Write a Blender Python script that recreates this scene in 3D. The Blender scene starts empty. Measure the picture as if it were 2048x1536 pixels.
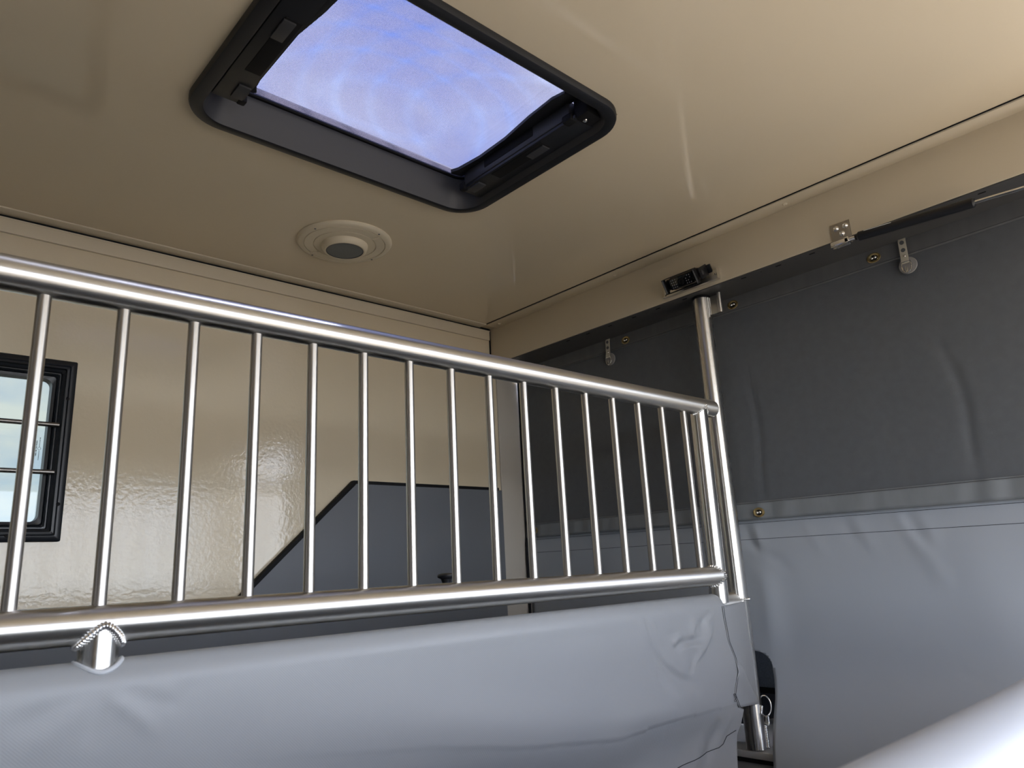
import bpy, bmesh, math, random
from mathutils import Vector, Matrix
PI = math.pi
random.seed(7)
scene = bpy.context.scene
col = scene.collection
EYE = 1.45                                   # eye height above the trailer floor

# ------------------------------------------------------------------ camera
cam = bpy.data.cameras.new('camera')
cam.lens = 25.62; cam.sensor_width = 36; cam.clip_start = 0.02
cam.dof.use_dof = True; cam.dof.focus_distance = 1.9; cam.dof.aperture_fstop = 7.0
cam_o = bpy.data.objects.new('camera', cam); col.objects.link(cam_o)
right = Vector((0.73840469, -0.67238219, -0.05158205))
up = -Vector((0.13076421, 0.21780279, -0.96719319))
back = -Vector((0.66155819, 0.7074349, 0.24875013))
m = Matrix((right, up, back)).transposed().to_4x4()
m.translation = Vector((0, 0, EYE))
cam_o.matrix_world = m
scene.camera = cam_o

# ------------------------------------------------------------------ exposure
scene.view_settings.view_transform = 'Standard'
scene.view_settings.look = 'None'
scene.view_settings.gamma = 1.0
scene.view_settings.use_curve_mapping = False
scene.view_settings.exposure = 0.50
scene.cycles.max_bounces = 10
scene.cycles.diffuse_bounces = 7
scene.cycles.transparent_max_bounces = 16

# ------------------------------------------------------------------ sky
world = bpy.data.worlds.new('sky'); scene.world = world
world.use_nodes = True
nt = world.node_tree; nt.nodes.clear()
def N(nt, t, **kw):
    n = nt.nodes.new(t)
    for k, v in kw.items(): setattr(n, k, v)
    return n
SKY = 6.0
tc = N(nt, 'ShaderNodeTexCoord')
sep = N(nt, 'ShaderNodeSeparateXYZ'); nt.links.new(tc.outputs['Generated'], sep.inputs[0])
addz = N(nt, 'ShaderNodeMath', operation='ADD'); addz.inputs[1].default_value = 0.25
absz = N(nt, 'ShaderNodeMath', operation='ABSOLUTE'); nt.links.new(sep.outputs['Z'], absz.inputs[0])
nt.links.new(absz.outputs[0], addz.inputs[0])
dx = N(nt, 'ShaderNodeMath', operation='DIVIDE'); dy = N(nt, 'ShaderNodeMath', operation='DIVIDE')
nt.links.new(sep.outputs['X'], dx.inputs[0]); nt.links.new(addz.outputs[0], dx.inputs[1])
nt.links.new(sep.outputs['Y'], dy.inputs[0]); nt.links.new(addz.outputs[0], dy.inputs[1])
cmb = N(nt, 'ShaderNodeCombineXYZ'); nt.links.new(dx.outputs[0], cmb.inputs[0]); nt.links.new(dy.outputs[0], cmb.inputs[1])
noi = N(nt, 'ShaderNodeTexNoise'); noi.inputs['Scale'].default_value = 2.6; noi.inputs['Detail'].default_value = 6
noi.inputs['Roughness'].default_value = 0.52
nt.links.new(cmb.outputs[0], noi.inputs['Vector'])
cr = N(nt, 'ShaderNodeValToRGB')
cr.color_ramp.elements[0].position = 0.42; cr.color_ramp.elements[0].color = (0, 0, 0, 1)
cr.color_ramp.elements[1].position = 0.62; cr.color_ramp.elements[1].color = (1, 1, 1, 1)
nt.links.new(noi.outputs['Fac'], cr.inputs[0])
blue = N(nt, 'ShaderNodeValToRGB')             # clear sky: pale at the horizon, bluer up high
blue.color_ramp.elements[0].position = 0.0; blue.color_ramp.elements[0].color = (0.76, 0.87, 1.0, 1)
blue.color_ramp.elements[1].position = 0.55; blue.color_ramp.elements[1].color = (0.34, 0.46, 0.86, 1)
nt.links.new(sep.outputs['Z'], blue.inputs[0])
mx = N(nt, 'ShaderNodeMixRGB'); mx.inputs[2].default_value = (1.0, 0.98, 0.97, 1)
cf = N(nt, 'ShaderNodeMath', operation='MULTIPLY'); cf.inputs[1].default_value = 0.85
nt.links.new(cr.outputs[0], cf.inputs[0])
nt.links.new(cf.outputs[0], mx.inputs[0]); nt.links.new(blue.outputs[0], mx.inputs[1])
bg = N(nt, 'ShaderNodeBackground'); bg.inputs['Strength'].default_value = SKY
nt.links.new(mx.outputs[0], bg.inputs['Color'])
wo = N(nt, 'ShaderNodeOutputWorld'); nt.links.new(bg.outputs[0], wo.inputs['Surface'])

# ------------------------------------------------------------------ sun (over the rear; it lights the ground outside and the floor inside the open rear doorway)
sun = bpy.data.lights.new('sun', 'SUN'); sun.energy = 18.0; sun.angle = math.radians(3.0); sun.color = (1.0, 0.93, 0.82)
sun_o = bpy.data.objects.new('sun', sun); col.objects.link(sun_o)
sun_o.rotation_euler = (Vector((-0.62, -0.12, -0.77))).to_track_quat('-Z', 'Y').to_euler()


# ------------------------------------------------------------------ materials
def mat(name, rgb, rough=0.5, metal=0.0, spec=0.5, bump=0, bscale=100, bdist=0.001, var=0.0, vscale=4,
        coat=0.0, coat_rough=0.05, aniso=0.0, axis=None, stretch=None, weave=0, rvar=0.0):
    ma = bpy.data.materials.new(name); ma.use_nodes = True
    t = ma.node_tree; b = t.nodes['Principled BSDF']
    b.inputs['Base Color'].default_value = (*rgb, 1)
    b.inputs['Roughness'].default_value = rough
    b.inputs['Metallic'].default_value = metal
    b.inputs['Specular IOR Level'].default_value = spec
    b.inputs['Coat Weight'].default_value = coat
    b.inputs['Coat Roughness'].default_value = coat_rough
    b.inputs['Anisotropic'].default_value = aniso
    if axis:                                   # linished round the tube: the sheen spreads along its axis
        tg_ = N(t, 'ShaderNodeTangent', direction_type='RADIAL', axis=axis)
        t.links.new(tg_.outputs[0], b.inputs['Tangent']); b.inputs['Anisotropic Rotation'].default_value = 0.25
    tcn = N(t, 'ShaderNodeTexCoord'); vec = tcn.outputs['Object']
    if stretch:
        mp = N(t, 'ShaderNodeMapping'); mp.inputs['Scale'].default_value = stretch
        t.links.new(vec, mp.inputs['Vector']); vec2 = mp.outputs[0]
    else: vec2 = vec
    if var or rvar:
        no = N(t, 'ShaderNodeTexNoise'); no.inputs['Scale'].default_value = vscale; no.inputs['Detail'].default_value = 4
        t.links.new(vec2, no.inputs['Vector'])
        if var:
            hs = N(t, 'ShaderNodeMixRGB'); hs.inputs[1].default_value = (*[c*(1-var) for c in rgb], 1)
            hs.inputs[2].default_value = (*[min(1, c*(1+var)) for c in rgb], 1)
            t.links.new(no.outputs['Fac'], hs.inputs[0]); t.links.new(hs.outputs[0], b.inputs['Base Color'])
        if rvar:
            mr = N(t, 'ShaderNodeMapRange'); mr.inputs[1].default_value = 0.3; mr.inputs[2].default_value = 0.7
            mr.inputs[3].default_value = max(0.02, rough-rvar); mr.inputs[4].default_value = rough+rvar
            t.links.new(no.outputs['Fac'], mr.inputs[0]); t.links.new(mr.outputs[0], b.inputs['Roughness'])
    if bump:
        if weave:
            w1 = N(t, 'ShaderNodeTexWave', bands_direction='DIAGONAL'); w1.inputs['Scale'].default_value = weave
            mp1 = N(t, 'ShaderNodeMapping'); mp1.inputs['Rotation'].default_value = (0, 0, 0)
            mp2 = N(t, 'ShaderNodeMapping'); mp2.inputs['Scale'].default_value = (-1, 1, 1)
            w2 = N(t, 'ShaderNodeTexWave', bands_direction='DIAGONAL'); w2.inputs['Scale'].default_value = weave
            t.links.new(vec, mp1.inputs[0]); t.links.new(vec, mp2.inputs[0])
            t.links.new(mp1.outputs[0], w1.inputs[0]); t.links.new(mp2.outputs[0], w2.inputs[0])
            mm = N(t, 'ShaderNodeMath', operation='ADD')
            t.links.new(w1.outputs['Fac'], mm.inputs[0]); t.links.new(w2.outputs['Fac'], mm.inputs[1])
            hsrc = mm.outputs[0]
        else:
            nb = N(t, 'ShaderNodeTexNoise'); nb.inputs['Scale'].default_value = bscale; nb.inputs['Detail'].default_value = 3
            t.links.new(vec2, nb.inputs['Vector']); hsrc = nb.outputs['Fac']
        bp = N(t, 'ShaderNodeBump'); bp.inputs['Strength'].default_value = bump; bp.inputs['Distance'].default_value = bdist
        t.links.new(hsrc, bp.inputs['Height']); t.links.new(bp.outputs[0], b.inputs['Normal'])
    return ma

def pane_mat(name, tint):
    ma = bpy.data.materials.new(name); ma.use_nodes = True
    t = ma.node_tree; t.nodes.clear()
    tr = N(t, 'ShaderNodeBsdfTransparent'); tr.inputs[0].default_value = (*tint, 1)
    gl = N(t, 'ShaderNodeBsdfGlossy'); gl.inputs['Roughness'].default_value = 0.02
    lw = N(t, 'ShaderNodeLayerWeight'); lw.inputs['Blend'].default_value = 0.5      # Schlick: 4 % face on, rising at grazing angles
    pw = N(t, 'ShaderNodeMath', operation='POWER'); pw.inputs[1].default_value = 5.0
    t.links.new(lw.outputs['Facing'], pw.inputs[0])
    fr = N(t, 'ShaderNodeMath', operation='MULTIPLY_ADD'); fr.inputs[1].default_value = 0.96; fr.inputs[2].default_value = 0.04
    t.links.new(pw.outputs[0], fr.inputs[0])
    ms = N(t, 'ShaderNodeMixShader'); o = N(t, 'ShaderNodeOutputMaterial')
    t.links.new(fr.outputs[0], ms.inputs[0]); t.links.new(tr.outputs[0], ms.inputs[1]); t.links.new(gl.outputs[0], ms.inputs[2])
    t.links.new(ms.outputs[0], o.inputs[0])
    return ma

def screen_mat(name, pitch, rgb, duty=0.0):
    """woven insect screen: threads both ways, open in between"""
    ma = bpy.data.materials.new(name); ma.use_nodes = True
    t = ma.node_tree; t.nodes.clear()
    tcn = N(t, 'ShaderNodeTexCoord'); sp = N(t, 'ShaderNodeSeparateXYZ'); t.links.new(tcn.outputs['Object'], sp.inputs[0])
    outs = []
    for ax in 'XY':
        mu = N(t, 'ShaderNodeMath', operation='MULTIPLY'); mu.inputs[1].default_value = 2*PI/pitch
        t.links.new(sp.outputs[ax], mu.inputs[0])
        si = N(t, 'ShaderNodeMath', operation='SINE'); t.links.new(mu.outputs[0], si.inputs[0])
        gt = N(t, 'ShaderNodeMath', operation='GREATER_THAN'); gt.inputs[1].default_value = duty
        t.links.new(si.outputs[0], gt.inputs[0]); outs.append(gt)
    mxm = N(t, 'ShaderNodeMath', operation='MAXIMUM')
    t.links.new(outs[0].outputs[0], mxm.inputs[0]); t.links.new(outs[1].outputs[0], mxm.inputs[1])
    tr = N(t, 'ShaderNodeBsdfTransparent')
    th = N(t, 'ShaderNodeBsdfDiffuse'); th.inputs[0].default_value = (*rgb, 1)
    tl = N(t, 'ShaderNodeBsdfTranslucent'); tl.inputs[0].default_value = (*rgb, 1)
    ad = N(t, 'ShaderNodeMixShader'); ad.inputs[0].default_value = 0.6
    t.links.new(th.outputs[0], ad.inputs[1]); t.links.new(tl.outputs[0], ad.inputs[2])
    ms = N(t, 'ShaderNodeMixShader'); o = N(t, 'ShaderNodeOutputMaterial')
    t.links.new(mxm.outputs[0], ms.inputs[0]); t.links.new(tr.outputs[0], ms.inputs[1]); t.links.new(ad.outputs[0], ms.inputs[2])
    t.links.new(ms.outputs[0], o.inputs[0])
    return ma

M = {}
CREAM = (0.68, 0.585, 0.425)
M['ceiling'] = mat('cream_gloss_ceiling', CREAM, rough=0.08, spec=0.5, bump=0.06, bscale=55, bdist=0.002, rvar=0.02, vscale=9)
M['wall'] = mat('cream_gloss_wall', CREAM, rough=0.085, spec=0.55, bump=0.20, bscale=80, bdist=0.0022)
M['trim'] = mat('cream_powder_coat', (0.66, 0.58, 0.44), rough=0.38, spec=0.4, bump=0.05, bscale=300)
M['pillar'] = mat('shaded_cream_pillar_paint', (0.50, 0.46, 0.40), rough=0.35, spec=0.4)  # the wall's cream, darkened: shade under the header is in the colour
M['light_plastic'] = mat('cream_plastic', (0.70, 0.62, 0.47), rough=0.4, spec=0.4)
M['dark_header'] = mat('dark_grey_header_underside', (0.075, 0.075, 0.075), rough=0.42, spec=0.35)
M['black'] = mat('black_plastic', (0.012, 0.013, 0.016), rough=0.38, spec=0.4)
M['black_matte'] = mat('black_rubber', (0.008, 0.008, 0.009), rough=0.7, spec=0.2)
M['black_soft'] = mat('charcoal_moulded_plastic', (0.040, 0.041, 0.046), rough=0.45, spec=0.4, bump=0.05, bscale=600)
M['window_black'] = mat('black_aluminium_window', (0.012, 0.014, 0.018), rough=0.32, spec=0.5)
M['alu'] = mat('brushed_aluminium', (0.74, 0.73, 0.705), rough=0.40, metal=1.0, aniso=0.88, axis='X', rvar=0.03, vscale=60, stretch=(0.05, 1, 1))
M['alu_v'] = mat('brushed_aluminium_upright', (0.70, 0.685, 0.655), rough=0.28, metal=1.0, aniso=0.72, axis='Z', rvar=0.03, vscale=60, stretch=(1, 1, 0.05))
M['bar'] = mat('satin_steel_bar', (0.50, 0.475, 0.44), rough=0.36, metal=1.0, aniso=0.5, axis='Z', rvar=0.04, vscale=60, stretch=(1, 1, 0.05))
M['window_bar'] = mat('dark_steel_window_bar', (0.30, 0.28, 0.26), rough=0.36, metal=1.0)
M['weld'] = mat('bright_weld_metal', (0.90, 0.90, 0.90), rough=0.16, metal=1.0)
M['plate'] = mat('aluminium_sheet', (0.72, 0.70, 0.66), rough=0.33, metal=1.0, bump=0.03, bscale=200)
M['dull'] = mat('dull_steel_plate', (0.42, 0.395, 0.36), rough=0.42, metal=1.0)
M['steel'] = mat('stainless_steel', (0.80, 0.79, 0.76), rough=0.18, metal=1.0)
M['brass'] = mat('aged_brass', (0.55, 0.42, 0.20), rough=0.30, metal=1.0)
M['vinyl'] = mat('grey_pvc_cover', (0.275, 0.285, 0.298), rough=0.42, spec=0.45, bump=0.13, bdist=0.0006, weave=150, var=0.03, vscale=3)
M['vinyl_pale'] = mat('pale_grey_pvc_cover', (0.47, 0.49, 0.52), rough=0.40, spec=0.45, bump=0.08, bdist=0.0005, weave=95)
M['vinyl_dark'] = mat('dark_grey_pvc_curtain', (0.36, 0.39, 0.43), rough=0.40, spec=0.5, bump=0.06, bdist=0.0006, bscale=400, var=0.05, vscale=3)
M['pad'] = mat('slate_grey_padded_vinyl', (0.150, 0.160, 0.178), rough=0.5, spec=0.4, bump=0.06, bscale=300)
M['mesh'] = mat('charcoal_mesh_fabric', (0.112, 0.120, 0.130), rough=0.62, spec=0.35, bump=0.55, bdist=0.0010, bscale=420, var=0.12, vscale=40)
M['top_hem'] = mat('dark_charcoal_webbing', (0.115, 0.118, 0.12), rough=0.5, spec=0.45, bump=0.2, bdist=0.0012, bscale=200, var=0.2, vscale=30, stretch=(1, 1, 0.25))
M['hem'] = mat('charcoal_webbing', (0.20, 0.215, 0.23), rough=0.48, spec=0.45, bump=0.22, bdist=0.0012, bscale=200, var=0.15, vscale=30, stretch=(1, 1, 0.25))
M['thread'] = mat('dark_sewing_thread', (0.03, 0.033, 0.038), rough=0.8)
M['lens_off'] = mat('unlit_lamp_lens', (0.14, 0.15, 0.155), rough=0.5, spec=0.3)
M['strap'] = mat('beige_plastic_strap', (0.56, 0.52, 0.42), rough=0.4)
M['clear'] = mat('frosted_plastic_disc', (0.30, 0.29, 0.28), rough=0.25)
M['hole'] = mat('dark_grey_hole', (0.10, 0.105, 0.11), rough=0.7)
M['led'] = mat('grey_led_bead', (0.45, 0.45, 0.45), rough=0.2)
M['glass_dark'] = mat('dark_camera_glass', (0.006, 0.007, 0.01), rough=0.05)
M['label'] = mat('white_label', (0.75, 0.75, 0.73), rough=0.5)
M['floor'] = mat('grey_rubber_floor', (0.22, 0.20, 0.18), rough=0.8, bump=0.3, bscale=80)
M['ground'] = mat('tan_gravel_ground', (0.17, 0.155, 0.13), rough=0.9, bump=0.4, bscale=30, var=0.2, vscale=8)
M['outer_mesh'] = mat('blue_black_mesh_fabric', (0.16, 0.19, 0.23), rough=0.6, bump=0.5, bscale=240, bdist=0.002, var=0.4, vscale=180)
M['outer_dark'] = mat('blue_black_vinyl', (0.03, 0.036, 0.048), rough=0.5)
M['tailgate'] = mat('grey_painted_aluminium', (0.20, 0.20, 0.20), rough=0.5)
M['sill'] = mat('pale_aluminium_sill', (0.62, 0.62, 0.62), rough=0.45, metal=0.3)
M['leaf'] = mat('dark_green_leaf', (0.03, 0.045, 0.025), rough=0.7)
M['bark'] = mat('brown_bark', (0.08, 0.06, 0.045), rough=0.9)
M['pane'] = pane_mat('grey_tinted_acrylic', (0.290, 0.310, 0.298))
M['dome'] = pane_mat('tinted_acrylic_dome', (0.123, 0.139, 0.198))
M['screen'] = screen_mat('insect_screen_fabric', 0.0021, (0.10, 0.10, 0.15), 0.74)
M['screen2'] = screen_mat('shade_screen_fabric', 0.00207, (0.75, 0.62, 0.58), 0.72)

# ------------------------------------------------------------------ mesh helpers
def V(x, y, z): return Vector((x, y, EYE + z))      # heights are given relative to the eye
class MB:
    def __init__(s): s.bm = bmesh.new()
    def face(s, pts):
        return s.bm.faces.new([s.bm.verts.new(p) for p in pts])
    def box(s, x0, x1, y0, y1, z0, z1, bev=0):
        r = bmesh.ops.create_cube(s.bm, size=1)
        for v in r['verts']:
            v.co = Vector(((x0+x1)/2 + v.co.x*(x1-x0), (y0+y1)/2 + v.co.y*(y1-y0), EYE + (z0+z1)/2 + v.co.z*(z1-z0)))
        if bev:
            es = list({e for v in r['verts'] for e in v.link_edges})
            bmesh.ops.bevel(s.bm, geom=es, offset=bev, segments=2, affect='EDGES', profile=0.5)
        return s
    def loft(s, rings, closed=True, cap0=False, cap1=False):
        vr = [[s.bm.verts.new(p) for p in r] for r in rings]
        n = len(rings[0])
        for a, b in zip(vr, vr[1:]):
            for i in range(n if closed else n-1):
                j = (i+1) % n
                s.bm.faces.new((a[i], a[j], b[j], b[i]))
        if cap0: s.bm.faces.new(list(reversed(vr[0])))
        if cap1: s.bm.faces.new(vr[-1])
        return s
    def tube(s, path, r, seg=20, caps=True):
        path = [Vector(p) for p in path]; rings = []
        t0 = (path[1]-path[0]).normalized()
        ref = Vector((0, 0, 1)) if abs(t0.z) < 0.9 else Vector((1, 0, 0))
        u = t0.cross(ref).normalized(); w = t0.cross(u)
        for i, p in enumerate(path):
            t = (path[min(i+1, len(path)-1)]-path[max(i-1, 0)]).normalized()
            u = (u - t*u.dot(t)).normalized(); w = t.cross(u)
            rr = r[i] if isinstance(r, (list, tuple)) else r
            rings.append([p + (u*math.cos(2*PI*k/seg) + w*math.sin(2*PI*k/seg))*rr for k in range(seg)])
        return s.loft(rings, True, caps, caps)
    def loop(s, path, r, seg=10):
        path = [Vector(p) for p in path]; n = len(path); rings = []
        c = sum(path, Vector())/n
        for i, p in enumerate(path):
            t = (path[(i+1) % n]-path[i-1]).normalized()
            u = (p-c); u = (u - t*u.dot(t)).normalized(); w = t.cross(u)
            rings.append([p + (u*math.cos(2*PI*k/seg) + w*math.sin(2*PI*k/seg))*r for k in range(seg)])
        rings.append(rings[0]); 
        vr = [[s.bm.verts.new(q) for q in rg] for rg in rings[:-1]]
        for a in range(n):
            A, B = vr[a], vr[(a+1) % n]
            for i in range(seg):
                j = (i+1) % seg; s.bm.faces.new((A[i], A[j], B[j], B[i]))
        return s
    def lathe(s, c, axis, prof, seg=40, cap0=False, cap1=False):
        """prof: (radius, distance along axis)"""
        c = Vector(c); a = Vector(axis).normalized()
        ref = Vector((0, 0, 1)) if abs(a.z) < 0.9 else Vector((1, 0, 0))
        u = a.cross(ref).normalized(); w = a.cross(u)
        return s.loft([[c + a*h + (u*math.cos(2*PI*k/seg) + w*math.sin(2*PI*k/seg))*max(r, 1e-5) for k in range(seg)] for r, h in prof], True, cap0, cap1)
    def blob(s, c, rx, ry, rz, rot=None, seg=8):
        r = bmesh.ops.create_uvsphere(s.bm, u_segments=seg, v_segments=max(4, seg-2), radius=1)
        for v in r['verts']:
            q = Vector((v.co.x*rx, v.co.y*ry, v.co.z*rz))
            if rot: q = rot @ q
            v.co = Vector(c) + q
        return s
    def prism(s, pts, ax, a, b, bev=0):
        """outline pts in the other two axes (in order), extruded along ax from a to b"""
        def mk(p, t):
            if ax == 'x': return V(t, p[0], p[1])
            if ax == 'y': return V(p[0], t, p[1])
            return V(p[0], p[1], t)
        A = [s.bm.verts.new(mk(p, a)) for p in pts]; B = [s.bm.verts.new(mk(p, b)) for p in pts]
        n = len(pts); fs = [s.bm.faces.new(A), s.bm.faces.new(list(reversed(B)))]
        for i in range(n):
            j = (i+1) % n; fs.append(s.bm.faces.new((A[j], A[i], B[i], B[j])))
        if bev:
            es = list({e for f in fs[:2] for e in f.edges})
            bmesh.ops.bevel(s.bm, geom=es, offset=bev, segments=2, affect='EDGES', profile=0.5)
        return s

def wloc(o):
    p = Vector(o.location)
    while o.parent: o = o.parent; p += Vector(o.location)
    return p
def obj(name, mb, ma, parent=None, base=None, smooth=35, label=None):
    """one mesh object; vertices come in world coordinates and are moved to the object's own origin"""
    me = bpy.data.meshes.new(name)
    bm = mb.bm if isinstance(mb, MB) else mb
    bmesh.ops.recalc_face_normals(bm, faces=bm.faces)
    bm.to_mesh(me); bm.free()
    o = bpy.data.objects.new(name, me); col.objects.link(o)
    if parent is not None:
        o.parent = parent; off = wloc(parent)
    else: off = Vector((0, 0, 0))
    if base is not None:
        o.location = Vector(base) - off; off = Vector(base)
    me.transform(Matrix.Translation(-off))
    me.materials.append(ma)
    if smooth:
        me.shade_smooth(); me.set_sharp_from_angle(angle=math.radians(smooth))
    if label: o['label'] = label
    return o
def thing(name, label, cat, loc, group=None):
    o = bpy.data.objects.new(name, None); col.objects.link(o)
    o.location = loc; o.empty_display_size = 0.05
    o['label'] = label; o['category'] = cat
    if group: o['group'] = group
    return o
def struct(o, label=None, cat=None):
    o['kind'] = 'structure'
    if label: o['label'] = label
    if cat: o['category'] = cat
    return o
def dup(root, loc, label=None):
    r = root.copy(); col.objects.link(r); r.location = loc
    if label: r['label'] = label
    for ch in list(root.children):
        c = ch.copy(); col.objects.link(c); c.parent = r
        for g in list(ch.children):
            d = g.copy(); col.objects.link(d); d.parent = c
    return r
def rrect(cx, cy, w, h, r, z, n=8):
    pts = []
    for sx, sy, a0 in ((1, 1, 0), (-1, 1, 90), (-1, -1, 180), (1, -1, 270)):
        for k in range(n+1):
            a = math.radians(a0 + 90*k/n)
            pts.append(V(cx + sx*(w/2-r) + r*math.cos(a), cy + sy*(h/2-r) + r*math.sin(a), z))
    return pts
def rrect_xz(x0, x1, z0, z1, r, y, n=6):
    cx, cz, w, h = (x0+x1)/2, (z0+z1)/2, x1-x0, z1-z0; pts = []
    for sx, sz, a0 in ((1, 1, 0), (-1, 1, 90), (-1, -1, 180), (1, -1, 270)):
        for k in range(n+1):
            a = math.radians(a0 + 90*k/n)
            pts.append(V(cx + sx*(w/2-r) + r*math.cos(a), y, cz + sz*(h/2-r) + r*math.sin(a)))
    return pts

# ================================================================== SETTING
CE = 0.98          # ceiling height above the eye
WL = 2.168         # inner face of the left wall (y)
HX = 1.913         # front face of the rear header (x)
HB = 0.823         # underside of the header
XF, YR = -1.7, -1.0

gb = MB(); gb.box(-30, 30, -30, 30, -2.0, -1.95)
struct(obj('ground', gb, M['ground'], base=V(0, 0, -1.95)), 'tan gravel ground outside around the trailer', 'ground')
struct(obj('floor', MB().box(XF, 2.2, YR-0.04, WL+0.04, -1.49, -1.45), M['floor'], base=V(0, 0, -1.45)),
       'grey rubber trailer floor', 'floor')

# ceiling with the hatch opening
hx0, hx1, hy0, hy1 = 0.442, 1.178, 0.866, 1.412
cb = MB()
cb.box(XF, hx0, YR-0.04, WL+0.04, CE, CE+0.05); cb.box(hx1, 2.2, YR-0.04, WL+0.04, CE, CE+0.05)
cb.box(hx0, hx1, YR-0.04, hy0, CE, CE+0.05); cb.box(hx0, hx1, hy1, WL+0.04, CE, CE+0.05)
struct(obj('ceiling', cb, M['ceiling'], base=V(0, 0, CE)), 'glossy cream trailer ceiling', 'ceiling')

# left wall with the window opening
wx0, wx1, wz0, wz1 = -0.33, 0.405, 0.155, 0.580
lb = MB()
lb.box(XF, wx0, WL, WL+0.04, -1.45, CE); lb.box(wx1, 1.937, WL, WL+0.04, -1.45, CE)
lb.box(wx0, wx1, WL, WL+0.04, -1.45, wz0); lb.box(wx0, wx1, WL, WL+0.04, wz1, CE)
struct(obj('wall_left', lb, M['wall'], base=V(0, WL, -1.45)), 'glossy cream side wall behind the divider rails', 'wall')
# rear pillar between the wall edge and the curtain
struct(obj('trim_1', MB().box(1.940, 2.085, WL-0.001, WL+0.04, -1.45, HB-0.001, 0.002).box(1.90, 2.36, WL+0.0402, WL+0.06, -1.45, CE+0.05), M['pillar'], base=V(2.0, WL, -1.45)),  # second box: unseen outer backing added to stop sun leaking past the pillar
       'cream rear pillar with shade in its paint, between cream wall and mesh curtain', 'pillar')
# front wall and the right-hand side wall with its long open bay
struct(obj('wall_front', MB().box(XF-0.04, XF, YR-0.04, WL+0.04, -1.45, CE), M['pad'], base=V(XF, 0, -1.45)), 'unseen front wall behind the viewer, made dark to cut bounced light', 'wall')  # wall out of view; dark padding put on it to lower the bounce
rb = MB()
OX0, OX1, OZ0, OZ1 = -0.35, 1.95, -0.30, 0.64
rb.box(XF, OX0, YR-0.04, YR, -1.45, CE); rb.box(OX1, 2.2, YR-0.04, YR, -1.45, CE)
rb.box(OX0, OX1, YR-0.04, YR, -1.45, OZ0); rb.box(OX0, OX1, YR-0.04, YR, OZ1, CE)
struct(obj('wall_right', rb, M['wall'], base=V(0, YR, -1.45)), 'cream side wall with a long open bay, beside the viewer', 'wall')

# rear header: folded profile with a flange on the ceiling
hd = obj('trim_2', MB().box(HX, 2.055, YR, 2.163, HB+0.003, CE-0.0005, 0.0015), M['trim'], base=V(HX, 0, HB))
struct(hd, 'cream header beam over the rear mesh curtain', 'header')
obj('flange', MB().box(1.856, HX+0.0005, YR, 2.120, CE-0.006, CE-0.0005, 0.001), M['trim'], hd)
obj('joint_gap', MB().box(1.852, 1.8555, YR, 2.120, CE-0.002, CE+0.0), M['black_matte'], hd)
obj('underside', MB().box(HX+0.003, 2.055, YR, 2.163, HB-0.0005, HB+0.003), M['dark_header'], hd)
obj('corner_gap', MB().box(HX-0.004, HX+0.02, 2.1625, 2.1665, HB, CE-0.004), M['black_matte'], hd)
rv0 = None
def put(name, mb, ma, parent, pos, first, smooth=35):
    """a repeated part: the first call builds it, later calls copy it"""
    if first is None:
        o = obj(name, mb(pos), ma, parent, base=pos, smooth=smooth); return o
    c = first.copy(); col.objects.link(c); c.parent = parent
    c.location = Vector(pos) - wloc(parent); return c
first = None
for y in (2.070, 1.463, 0.836, 0.21, -0.42):
    o = put('rivet', lambda p: MB().lathe(p, (0, 0, -1), [(0.0075, -0.002), (0.0075, 0.001), (0.006, 0.0025), (0.003, 0.0035), (0.002, 0.002), (0, 0.002)], 16), M['trim'], hd, V(1.884, y, CE-0.006), first)
    first = first or o
first = None
for y in (1.749, 1.650, 1.545, 1.438, 1.337, 1.231, 1.019, 0.906, 0.804, 0.70, 0.595, 0.485, 0.38, 0.27):
    def slot(p):
        b = MB(); pts = []
        for k in range(16):
            a = 2*PI*k/16
            pts.append((p.x + 0.0028*math.sin(a), p.y + (0.006 if math.cos(a) > 0 else -0.006) + 0.0028*math.cos(a)))
        b.prism(pts, 'z', HB-0.0012, HB+0.0005); return b
    o = put('slot', slot, M['black_matte'], hd, V(1.934, y, HB-0.0005), first); first = first or o
first = None
for y in (1.900, 1.852, 1.692, 1.490, 1.276, 1.067, 0.961, 0.851, 0.645, 0.43):
    o = put('screw', lambda p: MB().lathe(p, (0, 0, -1), [(0.004, -0.001), (0.0038, 0.001), (0.002, 0.0018), (0, 0.0018)], 12), M['dark_header'], hd, V(1.934, y, HB-0.0005), first)
    first = first or o

# coving along the top of the left wall
cv = obj('trim_3', MB().box(XF, 1.852, 2.112, 2.1560, CE-0.005, CE-0.0005, 0.001), M['trim'], base=V(0, 2.13, CE))
struct(cv, 'cream angle trim where the side wall meets the ceiling', 'trim')
obj('wall_leg', MB().box(XF, 1.906, 2.1585, WL-0.0003, 0.930, CE-0.008, 0.001), M['trim'], cv)
obj('shadow_gap', MB().box(XF, 1.906, 2.1565, 2.164, CE-0.010, CE-0.001), M['black_matte'], cv)
obj('bead', MB().tube([V(XF, 2.1575, CE-0.011), V(1.906, 2.1575, CE-0.011)], 0.0022, 8), M['trim'], cv)

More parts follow.
